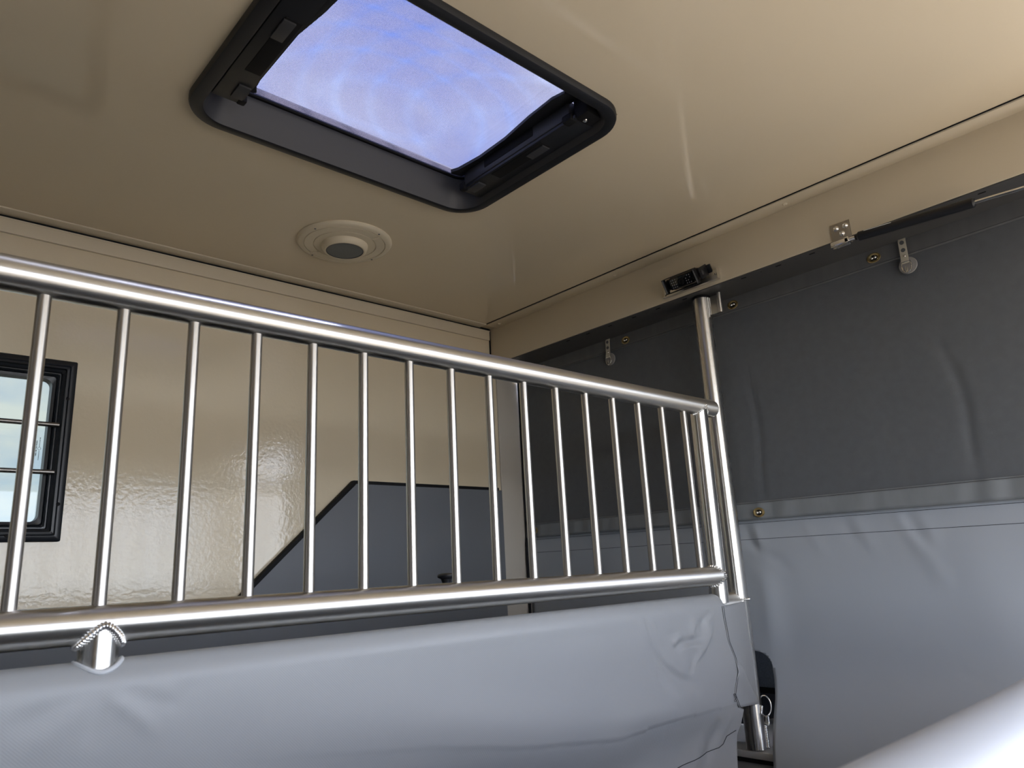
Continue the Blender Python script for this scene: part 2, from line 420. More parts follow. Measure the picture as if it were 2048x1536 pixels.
# ------------------------------------------------------------------ side window
wn = obj('window_1', MB().loft([rrect_xz(-0.355, 0.427, 0.132, 0.603, 0.004, y_) if i == 0 else rrect_xz(-0.355+d, 0.427-d, 0.132+d, 0.603-d, r_, y_)
     for i, (d, y_, r_) in enumerate([(0, WL, 0.004), (0, 2.157, 0.004), (0.003, 2.154, 0.004), (0.014, 2.1525, 0.004), (0.016, 2.155, 0.004), (0.018, 2.1525, 0.004),
        (0.0235, 2.1515, 0.004), (0.025, 2.160, 0.004), (0.031, 2.164, 0.004), (0.033, 2.170, 0.004), (0.0355, 2.170, 0.004), (0.036, 2.205, 0.004)])], True), M['window_black'], base=V(0.04, WL, 0.132))
struct(wn, 'black framed side window with two steel bars in cream wall', 'window')
obj('sash', MB().loft([rrect_xz(-0.355+d, 0.427-d, 0.132+d, 0.603-d, r_, y_) for d, y_, r_ in
     [(0.0365, 2.205, 0.004), (0.0365, 2.176, 0.004), (0.040, 2.174, 0.006), (0.0415, 2.178, 0.006), (0.043, 2.174, 0.008), (0.050, 2.176, 0.018), (0.051, 2.205, 0.018)]], True), M['window_black'], wn)
pb = MB(); pb.loft([rrect_xz(-0.31, 0.383, 0.177, 0.559, 0.018, 2.199), rrect_xz(-0.31, 0.383, 0.177, 0.559, 0.018, 2.203)], True, True, True)
obj('pane', pb, M['pane'], wn, label='grey tinted acrylic pane')
first = None
for z in (0.429, 0.306):
    o = put('bar', lambda p: MB().tube([V(-0.325, 2.1575, p.z-EYE), V(0.398, 2.1575, p.z-EYE)], 0.0062, 14), M['window_bar'], wn, V(0.04, 2.1575, z), first)
    first = first or o
first = None
for p in ((0.414, 0.500), (0.4165, 0.225), (0.315, 0.1465), (0.02, 0.1465), (-0.28, 0.1465), (0.1, 0.588), (-0.2, 0.588)):
    o = put('screw', lambda q: MB().lathe(q, (0, -1, 0), [(0.0048, -0.003), (0.0046, 0.001), (0.003, 0.002), (0, 0.002)], 14), M['black_matte'], wn, V(p[0]-0.003, 2.153, p[1]), first)
    first = first or o
# the small printed approval mark on the pane, too fine to read: two upright lines of print with a ring
pm = MB(); rnd = random.Random(3)
def dash(x, z, w, h): pm.box(x-w/2, x+w/2, 2.1972, 2.1976, z-h/2, z+h/2)
z = 0.352
while z < 0.392:
    h = rnd.choice((0.0012, 0.0018, 0.0024)); dash(0.360+rnd.uniform(-.0004, .0004), z, rnd.choice((0.0018, 0.0024, 0.003)), h); z += h+0.0011
z = 0.342
while z < 0.400:
    if not 0.367 < z < 0.376:
        h = rnd.choice((0.0010, 0.0016)); dash(0.3668, z, rnd.choice((0.0014, 0.002)), h); z += h+0.001
    else: z += 0.001
pm.loop([V(0.3668+0.0034*math.cos(a*PI/8), 2.1974, 0.3712+0.0034*math.sin(a*PI/8)) for a in range(16)], 0.00035, 5)
obj('printed_mark', pm, M['hole'], wn, smooth=0)

# ------------------------------------------------------------------ padded lower wall
pd = thing('wall_pad', 'slate grey padded panel with sloping black-edged top on the cream side wall', 'wall pad', V(0.9, 2.15, -1.45))
poly = [(1.925, 0.311), (1.268, 0.312), (0.851, -0.080), (XF, -0.080), (XF, -1.445), (1.925, -1.445)]
obj('pad', MB().prism(poly, 'y', WL-0.0005, 2.146, 0.005), M['pad'], pd)
def strip(a, b, w):
    a, b = Vector((a[0], 0, a[1])), Vector((b[0], 0, b[1])); d = (b-a).normalized(); n = Vector((-d.z, 0, d.x))
    q = [a, b, b+n*w, a+n*w]
    return MB().prism([(p.x, p.z) for p in q], 'y', WL-0.0005, 2.1435, 0.001)
obj('edge_trim', strip((1.905, 0.3095), (1.262, 0.3105), -0.0105), M['black_matte'], pd)
obj('edge_trim', strip((1.270, 0.3105), (0.851, -0.083), -0.0125), M['black_matte'], pd)
obj('edge_trim', strip((0.855, -0.080), (XF+0.01, -0.080), -0.010), M['black_matte'], pd)

# ------------------------------------------------------------------ ceiling light
LX, LY = 1.017, 1.785
lt = thing('ceiling_light', 'round cream ceiling lamp with unlit grey lens beside the roof hatch', 'ceiling light', V(LX, LY, CE))
obj('base_ring', MB().lathe(V(LX, LY, CE), (0, 0, -1), [(0.1385, 0), (0.1390, 0.003), (0.136, 0.008), (0.131, 0.011), (0.1195, 0.0115), (0.1188, 0.0085), (0.1172, 0.0085), (0.1165, 0.0115),
     (0.092, 0.0125), (0.0912, 0.0100), (0.0900, 0.0100), (0.0893, 0.0130), (0.066, 0.0140)], 72), M['light_plastic'], lt)
obj('bezel', MB().lathe(V(LX, LY, CE), (0, 0, -1), [(0.0680, 0.012), (0.0675, 0.020), (0.0640, 0.028), (0.0585, 0.032), (0.0545, 0.0315), (0.0535, 0.029)], 56), M['light_plastic'], lt)
obj('lens', MB().lathe(V(LX, LY, CE), (0, 0, -1), [(0.0535, 0.0290), (0.0530, 0.0305), (0.040, 0.0320), (0.02, 0.0330), (0, 0.0332)], 48), M['lens_off'], lt, label='unlit grey lens')
obj('lens_gasket', MB().loop([V(LX+0.0535*math.cos(k*PI/24), LY+0.0535*math.sin(k*PI/24), CE-0.0305) for k in range(48)], 0.0016, 8), M['black_soft'], lt)
first = None
for a in (20, 110, 200, 290):
    p = V(LX+0.127*math.cos(math.radians(a)), LY+0.127*math.sin(math.radians(a)), CE-0.0113)
    o = put('screw', lambda q: MB().lathe(q, (0, 0, -1), [(0.0032, -0.001), (0.0030, 0.0006), (0, 0.0006)], 12), M['hole'], lt, p, first); first = first or o
for a in (118, 298):
    ca, sa = math.cos(math.radians(a)), math.sin(math.radians(a))
    obj('clip', MB().tube([V(LX+ca*0.094, LY+sa*0.094, CE-0.0120), V(LX+ca*0.106, LY+sa*0.106, CE-0.0145), V(LX+ca*0.119, LY+sa*0.119, CE-0.0120)], 0.0035, 10), M['light_plastic'], lt)

# ------------------------------------------------------------------ roof hatch
KX, KY = 0.81, 1.139
hh = thing('roof_hatch', 'large black framed roof hatch with insect screen showing the sky', 'roof hatch', V(KX, KY, CE))
def rr(w, h, r, z, dy=0, dx=0): return rrect(KX+dx, KY+dy, w, h, r, z, 10)
obj('frame', MB().loft([rr(0.786, 0.590, 0.088, CE-0.0005), rr(0.786, 0.590, 0.088, CE-0.011), rr(0.782, 0.586, 0.086, CE-0.0155), rr(0.774, 0.578, 0.083, CE-0.0175),
     rr(0.735, 0.545, 0.066, CE-0.0178), rr(0.730, 0.540, 0.063, CE-0.0165)], True), M['black'], hh)
obj('well', MB().loft([rr(0.730, 0.540, 0.063, CE-0.0165), rr(0.706, 0.508, 0.056, CE+0.014), rr(0.690, 0.476, 0.052, CE+0.044), rr(0.686, 0.470, 0.05, CE+0.052),
     rr(0.686, 0.470, 0.05, CE+0.058), rr(0.680, 0.462, 0.045, CE+0.060), rr(0.680, 0.462, 0.045, CE+0.075)], True), M['black_soft'], hh, label='sloping charcoal reveal')
obj('screen_rim', MB().loft([rr(0.684, 0.468, 0.048, CE+0.0515), rr(0.668, 0.452, 0.042, CE+0.0505), rr(0.664, 0.448, 0.040, CE+0.0525), rr(0.664, 0.448, 0.040, CE+0.058)], True), M['black_matte'], hh)
def sheet(z, sag, nx=24, ny=16):
    b = MB(); g = []
    for j in range(ny+1):
        row = []
        for i in range(nx+1):
            u, v = i/nx*2-1, j/ny*2-1
            row.append(b.bm.verts.new(V(KX+u*0.3415, KY+v*0.2338, z - sag*(1-u*u)*(1-v*v))))
        g.append(row)
    for j in range(ny):
        for i in range(nx): b.bm.faces.new((g[j][i], g[j][i+1], g[j+1][i+1], g[j+1][i]))
    return b
obj('insect_screen', sheet(CE+0.0545, 0.0015), M['screen'], hh, base=V(KX, KY, CE+0.0545))
obj('shade_screen', sheet(CE+0.057, -0.0035), M['screen2'], hh, base=V(KX, KY, CE+0.057))
obj('dome', MB().loft([rr(0.745, 0.545, 0.065, CE+0.0832), rr(0.735, 0.53, 0.06, CE+0.090), rr(0.715, 0.505, 0.06, CE+0.115), rr(0.68, 0.47, 0.06, CE+0.128)], True, False, True), M['dome'], hh, label='tinted acrylic lid')
obj('curb', MB().loft([rr(0.760, 0.560, 0.07, CE+0.051), rr(0.760, 0.560, 0.07, CE+0.083), rr(0.690, 0.476, 0.05, CE+0.084), rr(0.682, 0.464, 0.045, CE+0.074)], True), M['black'], hh)
def cassette(sx):
    """roller housing along a short side; sx = +1 right side, -1 left side"""
    def X(d): return KX + sx*d                       # d: distance from the hatch middle
    def bx(b, d0, d1, *a, **k): return b.box(min(X(d0), X(d1)), max(X(d0), X(d1)), *a, **k)
    c = obj('screen_cassette', bx(MB(), 0.293, 0.334, 0.944, 1.322, CE+0.004, CE+0.050, bev=0.004), M['black_soft'], hh, base=V(X(0.315), 1.13, CE+0.03))
    lipd = [(0.300, 0.915), (0.262, 0.925), (0.256, 0.96), (0.262, 1.04), (0.276, 1.14), (0.279, 1.24), (0.272, 1.318), (0.262, 1.337), (0.268, 1.344), (0.300, 1.338)]
    obj('pull_strip', MB().prism([(X(d), y) for d, y in lipd], 'z', CE+0.040, CE+0.048, 0.001), M['black'], c)
    obj('finger_recess', bx(MB(), 0.2915, 0.300, 1.060, 1.240, CE+0.016, CE+0.042, bev=0.003), M['black_matte'], c)
    obj('bottom_rail', bx(MB(), 0.296, 0.357, 0.930, 1.336, CE-0.004, CE+0.006, bev=0.002), M['black'], c)
    obj('latch', bx(MB(), 0.288, 0.312, 0.936, 0.964, CE-0.006, CE+0.012, bev=0.004), M['black_matte'], c)
    obj('latch', bx(MB(), 0.288, 0.306, 1.318, 1.338, CE-0.006, CE+0.016, bev=0.004), M['black_matte'], c)
    obj('tab', bx(MB(), 0.300, 0.325, 1.272, 1.318, CE-0.008, CE-0.003, bev=0.001), M['black_soft'], c)
    obj('finger_slot', bx(MB(), 0.302, 0.334, 1.045, 1.225, CE-0.0052, CE-0.0035, bev=0.0006), M['black_matte'], c)
    obj('slot_latch', bx(MB(), 0.312, 0.336, 1.050, 1.108, CE-0.0085, CE-0.0045, bev=0.001), M['black_soft'], c)
    return c
cassette(1); cassette(-1)
obj('screw', MB().lathe(V(1.130, 0.921, CE-0.006), (0.15, -0.1, -1), [(0.006, -0.004), (0.0058, 0.001), (0.004, 0.0025), (0.002, 0.0015), (0, 0.0015)], 14), M['steel'], hh)
obj('corner_block', MB().box(1.108, 1.160, 0.894, 0.936, CE-0.006, CE+0.05, bev=0.008), M['black_matte'], hh)

# ------------------------------------------------------------------ stall divider
S = 0.9583
DY = 1.150; TR = 0.0256; ZT = 0.436; ZB = -0.0405
dv = thing('stall_divider', 'aluminium rail divider with upright bars, tall end post and hanging grey cover', 'divider', V(0.6, DY, -1.45))
def arc_end(x, y, z, r):   # rounded-off pipe end
    return [(x, r), (x+0.006, r*0.985), (x+0.010, r*0.94)]
xl = -0.75
tp = [V(xl, DY, ZT), V(1.0, DY, ZT), V(1.872, DY, ZT), V(1.880, DY, ZT), V(1.885, DY, ZT)]
obj('top_rail', MB().tube(tp, [TR, TR, TR, TR*0.97, TR*0.88], 40), M['alu'], dv)
obj('bottom_rail', MB().tube([V(xl, DY, ZB), V(1.0, DY, ZB), V(1.800, DY, ZB)], TR, 40), M['alu'], dv)
obj('end_tube', MB().tube([V(1.809, DY+0.004, -0.112), V(1.809, DY, ZT-0.012)], TR, 36), M['alu_v'], dv)
obj('end_tube', MB().tube([V(xl-0.0, DY, -1.44), V(xl-0.0, DY, ZT-0.012)], TR, 36), M['alu_v'], dv)
first = None
for i in range(-8, 16):
    p = V(0.178+0.1035*i, DY, 0)
    o = put('bar', lambda q: MB().tube([V(q.x, DY, ZB+TR*0.95), V(q.x, DY, ZT-TR*0.95)], 0.0092, 18), M['bar'], dv, p, first); first = first or o
SX = 0.285; SR = 0.0247
def bead(pts, r, parent, n_mat=None):
    b = MB()
    for i in range(len(pts)):
        p = Vector(pts[i]); t = (Vector(pts[min(i+1, len(pts)-1)])-Vector(pts[max(i-1, 0)])).normalized()
        q = t.to_track_quat('X', 'Z').to_matrix()
        b.blob(p, r*0.55, r*1.02, r*1.02, q, 12)
    o = obj('weld_bead', b, M['weld'], parent, smooth=40); return o
stub = obj('stub_post', MB().tube([V(SX, DY-0.0015, ZB-0.004), V(SX, DY-0.0015, -0.20)], SR, 40), M['alu_v'], dv)
pts = []
for k in range(27):
    a = PI + PI*k/26
    c = abs(math.cos(a)); z = ZB - 0.001 - TR*1.02*c**1.55
    y = min(DY - math.sqrt(max(0, TR*TR-(z-ZB)**2)), DY - 0.0015 - SR*abs(math.sin(a))) - 0.0008
    pts.append(V(SX + (SR+0.0035)*math.cos(a), y, z))
bead(pts, 0.0054, stub)
pts = []
for k in range(21):                                    # end tube under the top rail
    a = PI + PI*k/20
    x = 1.809 + (TR+0.001)*math.cos(a); y = DY + TR*math.sin(a)
    pts.append(V(x, y, ZT - math.sqrt(max(0, TR**2-min(abs(y-DY), TR)**2)) - 0.001))
bead(pts, 0.0035, dv)
pts = []
for k in range(30):                                    # bottom rail against the end tube
    a = 2*PI*k/29
    yy = DY + (TR+0.001)*math.cos(a); zz = ZB + (TR+0.001)*math.sin(a)
    pts.append(V(1.809 - math.sqrt(max(0, TR**2-min(abs(yy-DY), TR)**2)) - 0.0005, yy, zz))
bead(pts, 0.0042, dv)
obj('frame_tube', MB().tube([V(1.70, 1.148, -0.121), V(1.976, 1.206, -0.121)], 0.031, 36), M['alu'], dv)
# plunger knob behind the bottom rail
kb = obj('plunger_knob', MB().lathe(V(0.934, 1.225, -0.030), (0, 0, 1), [(0, -0.02), (0.012, -0.02), (0.0125, -0.004), (0.014, -0.002), (0.014, 0.002), (0.0095, 0.004), (0.0085, 0.015), (0.011, 0.022), (0.0175, 0.025), (0.0185, 0.028), (0.0175, 0.031), (0.010, 0.0335), (0, 0.034)], 28), M['black'], dv)
obj('knob_bracket', MB().box(0.915, 0.953, DY+0.01, 1.240, -0.052, -0.046, 0.001), M['plate'], kb)

# -------- hanging vinyl cover of the divider (front sheet with its folds modelled)
def seg_d(px, pz, a, b):
    vx, vz = b[0]-a[0], b[1]-a[1]; L = vx*vx+vz*vz
    t = max(0, min(1, ((px-a[0])*vx+(pz-a[1])*vz)/L))
    dx_, dz_ = px-a[0]-t*vx, pz-a[1]-t*vz
    return math.hypot(dx_, dz_), t, (vx*dz_-vz*dx_)
def fold(px, pz, line, w, amp, step=0.0):
    """ridge (amp>0 comes toward the stall) along a polyline, fading at both ends; step adds a drop on one side"""
    best = 9; bt = 0; side = 0; n = len(line)-1
    for i in range(n):
        d, t, s_ = seg_d(px, pz, line[i], line[i+1])
        if d < best: best, bt, side = d, (i+t)/n, s_
    if best > 3.5*w: return 0.0
    fade = min(1, math.sin(PI*min(1, max(0, bt)))*1.4 + 0.06)
    g = math.exp(-(best/w)**2)
    if step:                                           # asymmetric: sharp on one side, soft on the other
        k = 0.45 if side > 0 else 1.5
        g = math.exp(-(best/(w*k))**2) if step > 0 else math.exp(-(best/(w*(1.95-k)))**2)
    return amp*g*fade
FL = [  # (polyline in x,z measured on the cover, width, height, asymmetry)
 ([(1.775,-.164),(1.755,-.194),(1.724,-.220),(1.684,-.244),(1.664,-.270)], .012, .0075, 1),
 ([(1.787,-.114),(1.760,-.139),(1.734,-.155),(1.708,-.176)], .010, -.007, 0),
 ([(1.809,-.118),(1.766,-.143),(1.737,-.161)], .010, .0045, 0),
 ([(1.705,-.150),(1.684,-.172),(1.684,-.195)], .009, .0055, 1),
 ([(1.726,-.196),(1.675,-.198),(1.623,-.199),(1.605,-.208),(1.600,-.222)], .008, -.0065, 0),
 ([(1.720,-.209),(1.675,-.211),(1.625,-.213)], .009, .004, 0),
 ([(1.630,-.180),(1.608,-.188),(1.594,-.204)], .010, .0045, 0),
 ([(1.559,-.172),(1.598,-.172),(1.635,-.171)], .007, -.0022, 0),
 ([(1.500,-.195),(1.520,-.215),(1.541,-.239),(1.575,-.265),(1.605,-.280),(1.640,-.291),(1.690,-.304)], .010, -.0060, 0),
 ([(1.545,-.225),(1.580,-.250),(1.612,-.266),(1.650,-.276)], .014, .0035, 0),
 ([(1.503,-.242),(1.525,-.276),(1.549,-.299)], .010, -.0028, 0),
 ([(1.464,-.112),(1.481,-.150),(1.505,-.185)], .011, .0028, 0),
 ([(1.505,-.108),(1.521,-.148),(1.538,-.180)], .010, .0028, 0),
 ([(1.487,-.115),(1.503,-.150),(1.520,-.185)], .009, -.0022, 0),
 ([(1.690,-.225),(1.661,-.255),(1.650,-.280)], .009, -.0045, 0),
 ([(1.556,-.305),(1.591,-.320),(1.632,-.318),(1.695,-.314)], .016, .004, 0),
 ([(1.30,-.335),(1.47,-.345),(1.60,-.352),(1.75,-.352)], .022, .004, 0),
 ([(1.82,-.40),(1.79,-.44),(1.76,-.48)], .012, .003, 0),
 ([(1.775,-.40),(1.74,-.45),(1.71,-.50)], .018, -.006, 0),
 ([(1.70,-.43),(1.66,-.48),(1.64,-.53)], .022, .005, 0),
 # pulled folds that radiate from the stub post
 ([(.285,-.100),(.237,-.116),(.150,-.138)], .012, .0040, 0),
 ([(.280,-.120),(.245,-.140),(.190,-.165)], .014, -.0040, 0),
 ([(.288,-.118),(.259,-.150),(.215,-.205)], .012, .0035, 0),
 ([(.300,-.118),(.296,-.150),(.288,-.200)], .010, -.0030, 0),
 ([(.300,-.112),(.325,-.150),(.380,-.200)], .010, .0045, 0),
 ([(.306,-.108),(.341,-.132),(.385,-.160)], .012, -.0035, 0),
 ([(.312,-.106),(.350,-.118),(.400,-.145)], .013, .0035, 0),
 ([(.424,-.118),(.400,-.144),(.384,-.170)], .015, -.0030, 0),
]
FL = [([(a*S, b*S) for a, b in l], w*1.1, h*(0.32 if l[0][0] < 0.5 else 0.85), st) for l, w, h, st in FL]
BB = [(min(p[0] for p in l)-3.5*w, max(p[0] for p in l)+3.5*w, min(p[1] for p in l)-3.5*w, max(p[1] for p in l)+3.5*w) for l, w, h, st in FL]
CREASE = [(-0.8, -0.15), (0.20, -0.235), (0.804, -0.316), (1.023, -0.355), (1.299, -0.389), (1.466, -0.380), (1.760, -0.391)]
def lerp(tab, x):
    for (a, b), (c, d) in zip(tab, tab[1:]):
        if x <= c: return b + (d-b)*max(0, (x-a))/(c-a)
    return tab[-1][1]
TUCK = [(-2, 1.80), (-0.380, 1.80), (-0.368, 1.779), (-0.335, 1.764), (-0.314, 1.775), (-0.284, 1.792), (-0.248, 1.786), (-0.207, 1.765), (-0.148, 1.757), (-0.10, 1.756)]
def cover_y(x, z):
    """front face of the cover: distance along y"""
    d = 0.0
    for (l, w, h, st), bb in zip(FL, BB):
        if bb[0] < x < bb[1] and bb[2] < z < bb[3]: d += fold(x, z, l, w, h, st)
    cz = lerp(CREASE, x)
    k = min(1, max(0, (x-0.45)/0.5))                  # the belly of the padding rolls under the crease
    below = cz - z
    d += k*min(1, max(0, (1.75-x)/0.25))*(0.010*math.exp(-((z-cz-0.06)/0.06)**2))
    if below > -0.03: d -= k*0.022*(1/(1+math.exp(-(below-0.012)/0.018))-0.0)*math.exp(-max(0, below-0.05)*0.5)
    d += 0.003*math.sin(3.1*x+1.2)*math.exp(-((z+0.25)/0.12)**2)
    d *= min(1, max(0, (-0.119-z)/0.022))
    x0 = lerp(TUCK, z)
    if x > x0: d -= (x-x0)*0.45                        # tucked in under the end flap
    return DY - 0.036 - d
xs = []
x = xl+0.03
while x < 1.77:
    xs.append(x); x += 0.0045 if (x > 1.36 or 0.12 < x < 0.42) else 0.02
zs = [-0.119 - 0.0042*i for i in range(0, 105)] + [-0.58, -0.62, -0.70, -0.85, -1.0, -1.2, -1.40]
XR = [(-1.5, 1.79), (-0.60, 1.775), (-0.509, 1.775), (-0.435, 1.786), (-0.405, 1.812), (-0.384, 1.836), (-0.374, 1.800), (-0.34, 1.81), (-0.30, 1.825), (-0.25, 1.822), (-0.20, 1.805), (-0.15, 1.790), (-0.10, 1.772)]
RR = 0.035; ZC = -0.121
b = MB(); grid = []
for xi, x in enumerate(xs):
    u = (x-xs[0])/(xs[-1]-xs[0])
    colv = []
    for k in range(-6, 7):                             # round top over the frame tube
        a = PI/2*(k/6) 
        ang = PI/2 + a if k <= 0 else PI/2 + a         # from back (y+) over the top to the front
        yy = DY - RR*math.sin(a) - 0.001; zz = ZC + RR*math.cos(a)
        if k == 6: continue
        colv.append(b.bm.verts.new(V(xs[0]+u*(1.765-xs[0]), yy, zz)))
    for z in zs:
        xr = lerp(XR, z)
        t = max(0, (u-0.72)/0.28)
        xx = xs[0] + u*(1.765-xs[0]) + (xr-1.765)*t*t
        colv.append(b.bm.verts.new(V(xx, cover_y(xx, z) if z < -0.119 else DY-RR-0.001, z)))
    grid.append(colv)
for i in range(len(grid)-1):
    for j in range(len(grid[0])-1):
        b.bm.faces.new((grid[i][j], grid[i+1][j], grid[i+1][j+1], grid[i][j+1]))
# back sheet
b.loft([[V(xl+0.03, DY+0.036, -1.40), V(xl+0.03, DY+0.036, -0.121)], [V(1.765, DY+0.036, -1.40), V(1.765, DY+0.036, -0.121)]], False)
cvr = obj('cover', b, M['vinyl'], dv, base=V(0.6, DY, -0.121), smooth=80, label='hanging grey PVC cover')
so = cvr.modifiers.new('thickness', 'SOLIDIFY'); so.thickness = 0.0016; so.offset = -1
# seam stitched along the lower part of the cover, and the hem of the stub cut-out
def on_cover(line, off=0.0008, n=40):
    out = []
    L = [0]
    for a, c in zip(line, line[1:]): L.append(L[-1]+math.dist(a, c))
    for i in range(n+1):
        s_ = L[-1]*i/n
        k = max(0, min(len(line)-2, next((q-1 for q in range(1, len(L)) if L[q] >= s_), len(line)-2)))
        t = (s_-L[k])/(L[k+1]-L[k])
        x, z = line[k][0]+t*(line[k+1][0]-line[k][0]), line[k][1]+t*(line[k+1][1]-line[k][1])
        out.append((x, cover_y(x, z)-off, z))
    return out
obj('seam', MB().tube([V(*p) for p in on_cover([(0.9, -0.52), (1.30, -0.49), (1.532, -0.461), (1.64, -0.454), (1.714, -0.449), (1.735, -0.430), (1.778, -0.424)])], 0.0009, 6), M['thread'], cvr)
pts = []
for k in range(33):
    a = PI*1.02 + PI*0.96*k/32
    x, y = SX+(TR+0.0035)*math.cos(a), DY+(TR+0.0030)*math.sin(a)
    dy_ = y-(DY-0.001); pts.append(V(x, y-0.0015, ZC + math.sqrt(max(0.00004, RR*RR-dy_*dy_)) - 0.001))
obj('cut_edge', MB().tube(pts, 0.0032, 8), M['vinyl_pale'], cvr)
# side flap wrapped from the cover round to the upright post
seam = [(x, 1.1132, z) for x, z in ((1.754,-.117),(1.755,-.148),(1.763,-.207),(1.784,-.248),(1.790,-.284),(1.773,-.314),(1.762,-.335),(1.777,-.368))]
redge = [(1.986,1.178,-.117),(1.987,1.178,-.148),(1.988,1.179,-.207),(1.988,1.179,-.248),(1.986,1.178,-.284),(1.984,1.177,-.320),(1.982,1.176,-.350),(1.980,1.176,-.392)]
def interp(tab, t):
    f_ = t*(len(tab)-1); k = min(len(tab)-2, int(f_)); f_ -= k
    return Vector(tab[k]).lerp(Vector(tab[k+1]), f_)
b = MB(); g = []
for j in range(31):
    a, c = interp(seam, j/30), interp(redge, j/30); row = []
    for i in range(25):
        p = a.lerp(c, i/24)
        d = fold(p.x, p.z, [(1.789, -.258), (1.847, -.305), (1.900, -.351), (1.962, -.398)], 0.020, 0.009, 1) 
        p = p + Vector((0.27, -1, 0)).normalized()*(d + 0.0012 + 0.003*min(1, i/8))
        row.append(b.bm.verts.new(V(p.x, p.y, p.z)))
    p = Vector(c) + Vector((0.030, 0.045, 0)); row.append(b.bm.verts.new(V(p.x, p.y, p.z)))   # turned round the post
    p = Vector(c) + Vector((0.010, 0.060, 0)); row.append(b.bm.verts.new(V(p.x, p.y, p.z)))
    g.append(row)
for j in range(30):
    for i in range(len(g[0])-1): b.bm.faces.new((g[j][i], g[j][i+1], g[j+1][i+1], g[j+1][i]))
flap = obj('end_flap', b, M['vinyl'], cvr, smooth=80)
so = flap.modifiers.new('thickness', 'SOLIDIFY'); so.thickness = 0.002; so.offset = 0
st = [Vector(p)+Vector((0.004, -0.0026, 0)) for p in seam]
obj('flap_stitching', MB().tube([V(*interp([tuple(q) for q in st], k/60)) for k in range(61)], 0.0007, 6), M['thread'], cvr)
kn = MB(); kp = Vector((1.763, 1.1105, -.335))
for k in range(3): kn.loop([V(kp.x+0.004*math.cos(a*PI/5)-0.003+0.003*(k % 2), kp.y, kp.z-0.007*k+0.003*math.sin(a*PI/5)) for a in range(10)], 0.0005, 5)
obj('thread_knot', kn, M['thread'], cvr)

# ------------------------------------------------------------------ upright post with its foot
PX, PY, PR = 1.965, 1.190, 0.0275
po = obj('upright_post', MB().tube([V(PX, PY, -0.508), V(PX, PY, 0.0), V(PX, PY, 0.813)], PR, 40), M['alu_v'], dv, base=V(PX, PY, -0.508))
obj('cap', MB().lathe(V(PX, PY, 0.8125), (0, 0, 1), [(PR+0.001, 0), (PR+0.001, 0.006), (PR-0.004, 0.0095), (0, 0.0095)], 36), M['black_matte'], po)
obj('latch_lug', MB().box(PX-0.004, PX+0.004, PY-PR-0.034, PY-PR+0.004, 0.752, 0.812, 0.001), M['alu_v'], po)
obj('lug_rod', MB().tube([V(PX, PY-PR-0.036, 0.752), V(PX, PY-PR-0.036, 0.817)], 0.0075, 18), M['alu_v'], po)
bead([V(PX-0.007, PY-PR+0.001, 0.747+0.0035*k) for k in range(19)], 0.0036, po)
pts = [V(PX+(PR+0.002)*math.cos(a*PI/14), PY+(PR+0.002)*math.sin(a*PI/14), -0.112) for a in range(-13, -2)]
bead(pts, 0.0038, po)
ft = obj('foot_block', MB().box(1.972, 2.105, 1.172, 1.212, -0.5115, -0.455, 0.002), M['plate'], po)
bead([V(PX+0.024, PY-0.020, -0.452-0.0045*k) for k in range(13)], 0.0068, po)
bead([V(PX+0.004-0.0012*k, PY-PR-0.001, -0.398-0.003*k) for k in range(7)], 0.0048, po)
pn = thing('locking_pin', 'small steel pull-ring pin at the foot of the divider end post', 'pin', V(2.045, 1.195, -0.47))
obj('shaft', MB().tube([V(2.045, 1.195, -0.505), V(2.045, 1.195, -0.450)], 0.004, 14), M['steel'], pn)
obj('collar', MB().lathe(V(2.045, 1.195, -0.455), (0, 0, 1), [(0, 0), (0.0095, 0), (0.0095, 0.017), (0.008, 0.019), (0, 0.019)], 20), M['steel'], pn)
rc = V(2.045, 1.195, -0.411); ru = Vector((0.62, -0.78, 0))
obj('ring', MB().loop([rc + ru*0.0165*math.cos(k*PI/16) + Vector((0, 0, 0.0275*math.sin(k*PI/16))) for k in range(32)], 0.0020, 8), M['steel'], pn)

# ------------------------------------------------------------------ rear mesh curtain
XM = 2.060
mc = thing('mesh_curtain', 'charcoal mesh curtain with brass turn buttons hanging under the cream header', 'curtain', V(XM, 0.6, 0.1))
CY0, CY1 = 0.06, 2.153
def hemline(y): return 0.1038 + (y-0.46)*0.0131
ML = [([(1.122,.640),(1.107,.452),(1.103,.379),(1.114,.275),(1.116,.150)], .012, -.0110, 0), ([(.575,.560),(.546,.415),(.540,.343),(.546,.260),(.546,.150)], .012, -.0130, 0),
      ([(.769,.320),(.585,.351),(.540,.344)], .03, -.004, 0), ([(.45,.365),(.53,.346),(.62,.36)], .03, .004, 0), ([(1.20,.60),(1.19,.30),(1.18,.15)], .03, .004, 0), ([(.70,.55),(.72,.30),(.71,.15)], .05, -.003, 0),
      ([(1.95,.70),(1.95,.40),(1.94,.15)], .04, .004, 0), ([(1.60,.70),(1.55,.40),(1.57,.15)], .05, -.004, 0), ([(.30,.70),(.28,.40),(.29,.15)], .05, .004, 0)]
def mesh_x(y, z):
    d = 0.24*sum(fold(y, z, l, w, h, st) for l, w, h, st in ML)
    d += 0.004*math.sin(5*y+0.6)*math.sin(3*(z-0.16)) 
    return XM - d
b = MB(); g = []
ny = 280
for j in range(ny+1):
    y = CY0+(CY1-CY0)*j/ny
    g.append([b.bm.verts.new(V(mesh_x(y, z), y, z)) for z in [0.835-(0.835-hemline(y)-0.02)*k/70 for k in range(71)]])
for j in range(ny):
    for k in range(70): b.bm.faces.new((g[j][k], g[j+1][k], g[j+1][k+1], g[j][k+1]))
o = obj('mesh_panel', b, M['mesh'], mc, smooth=80)
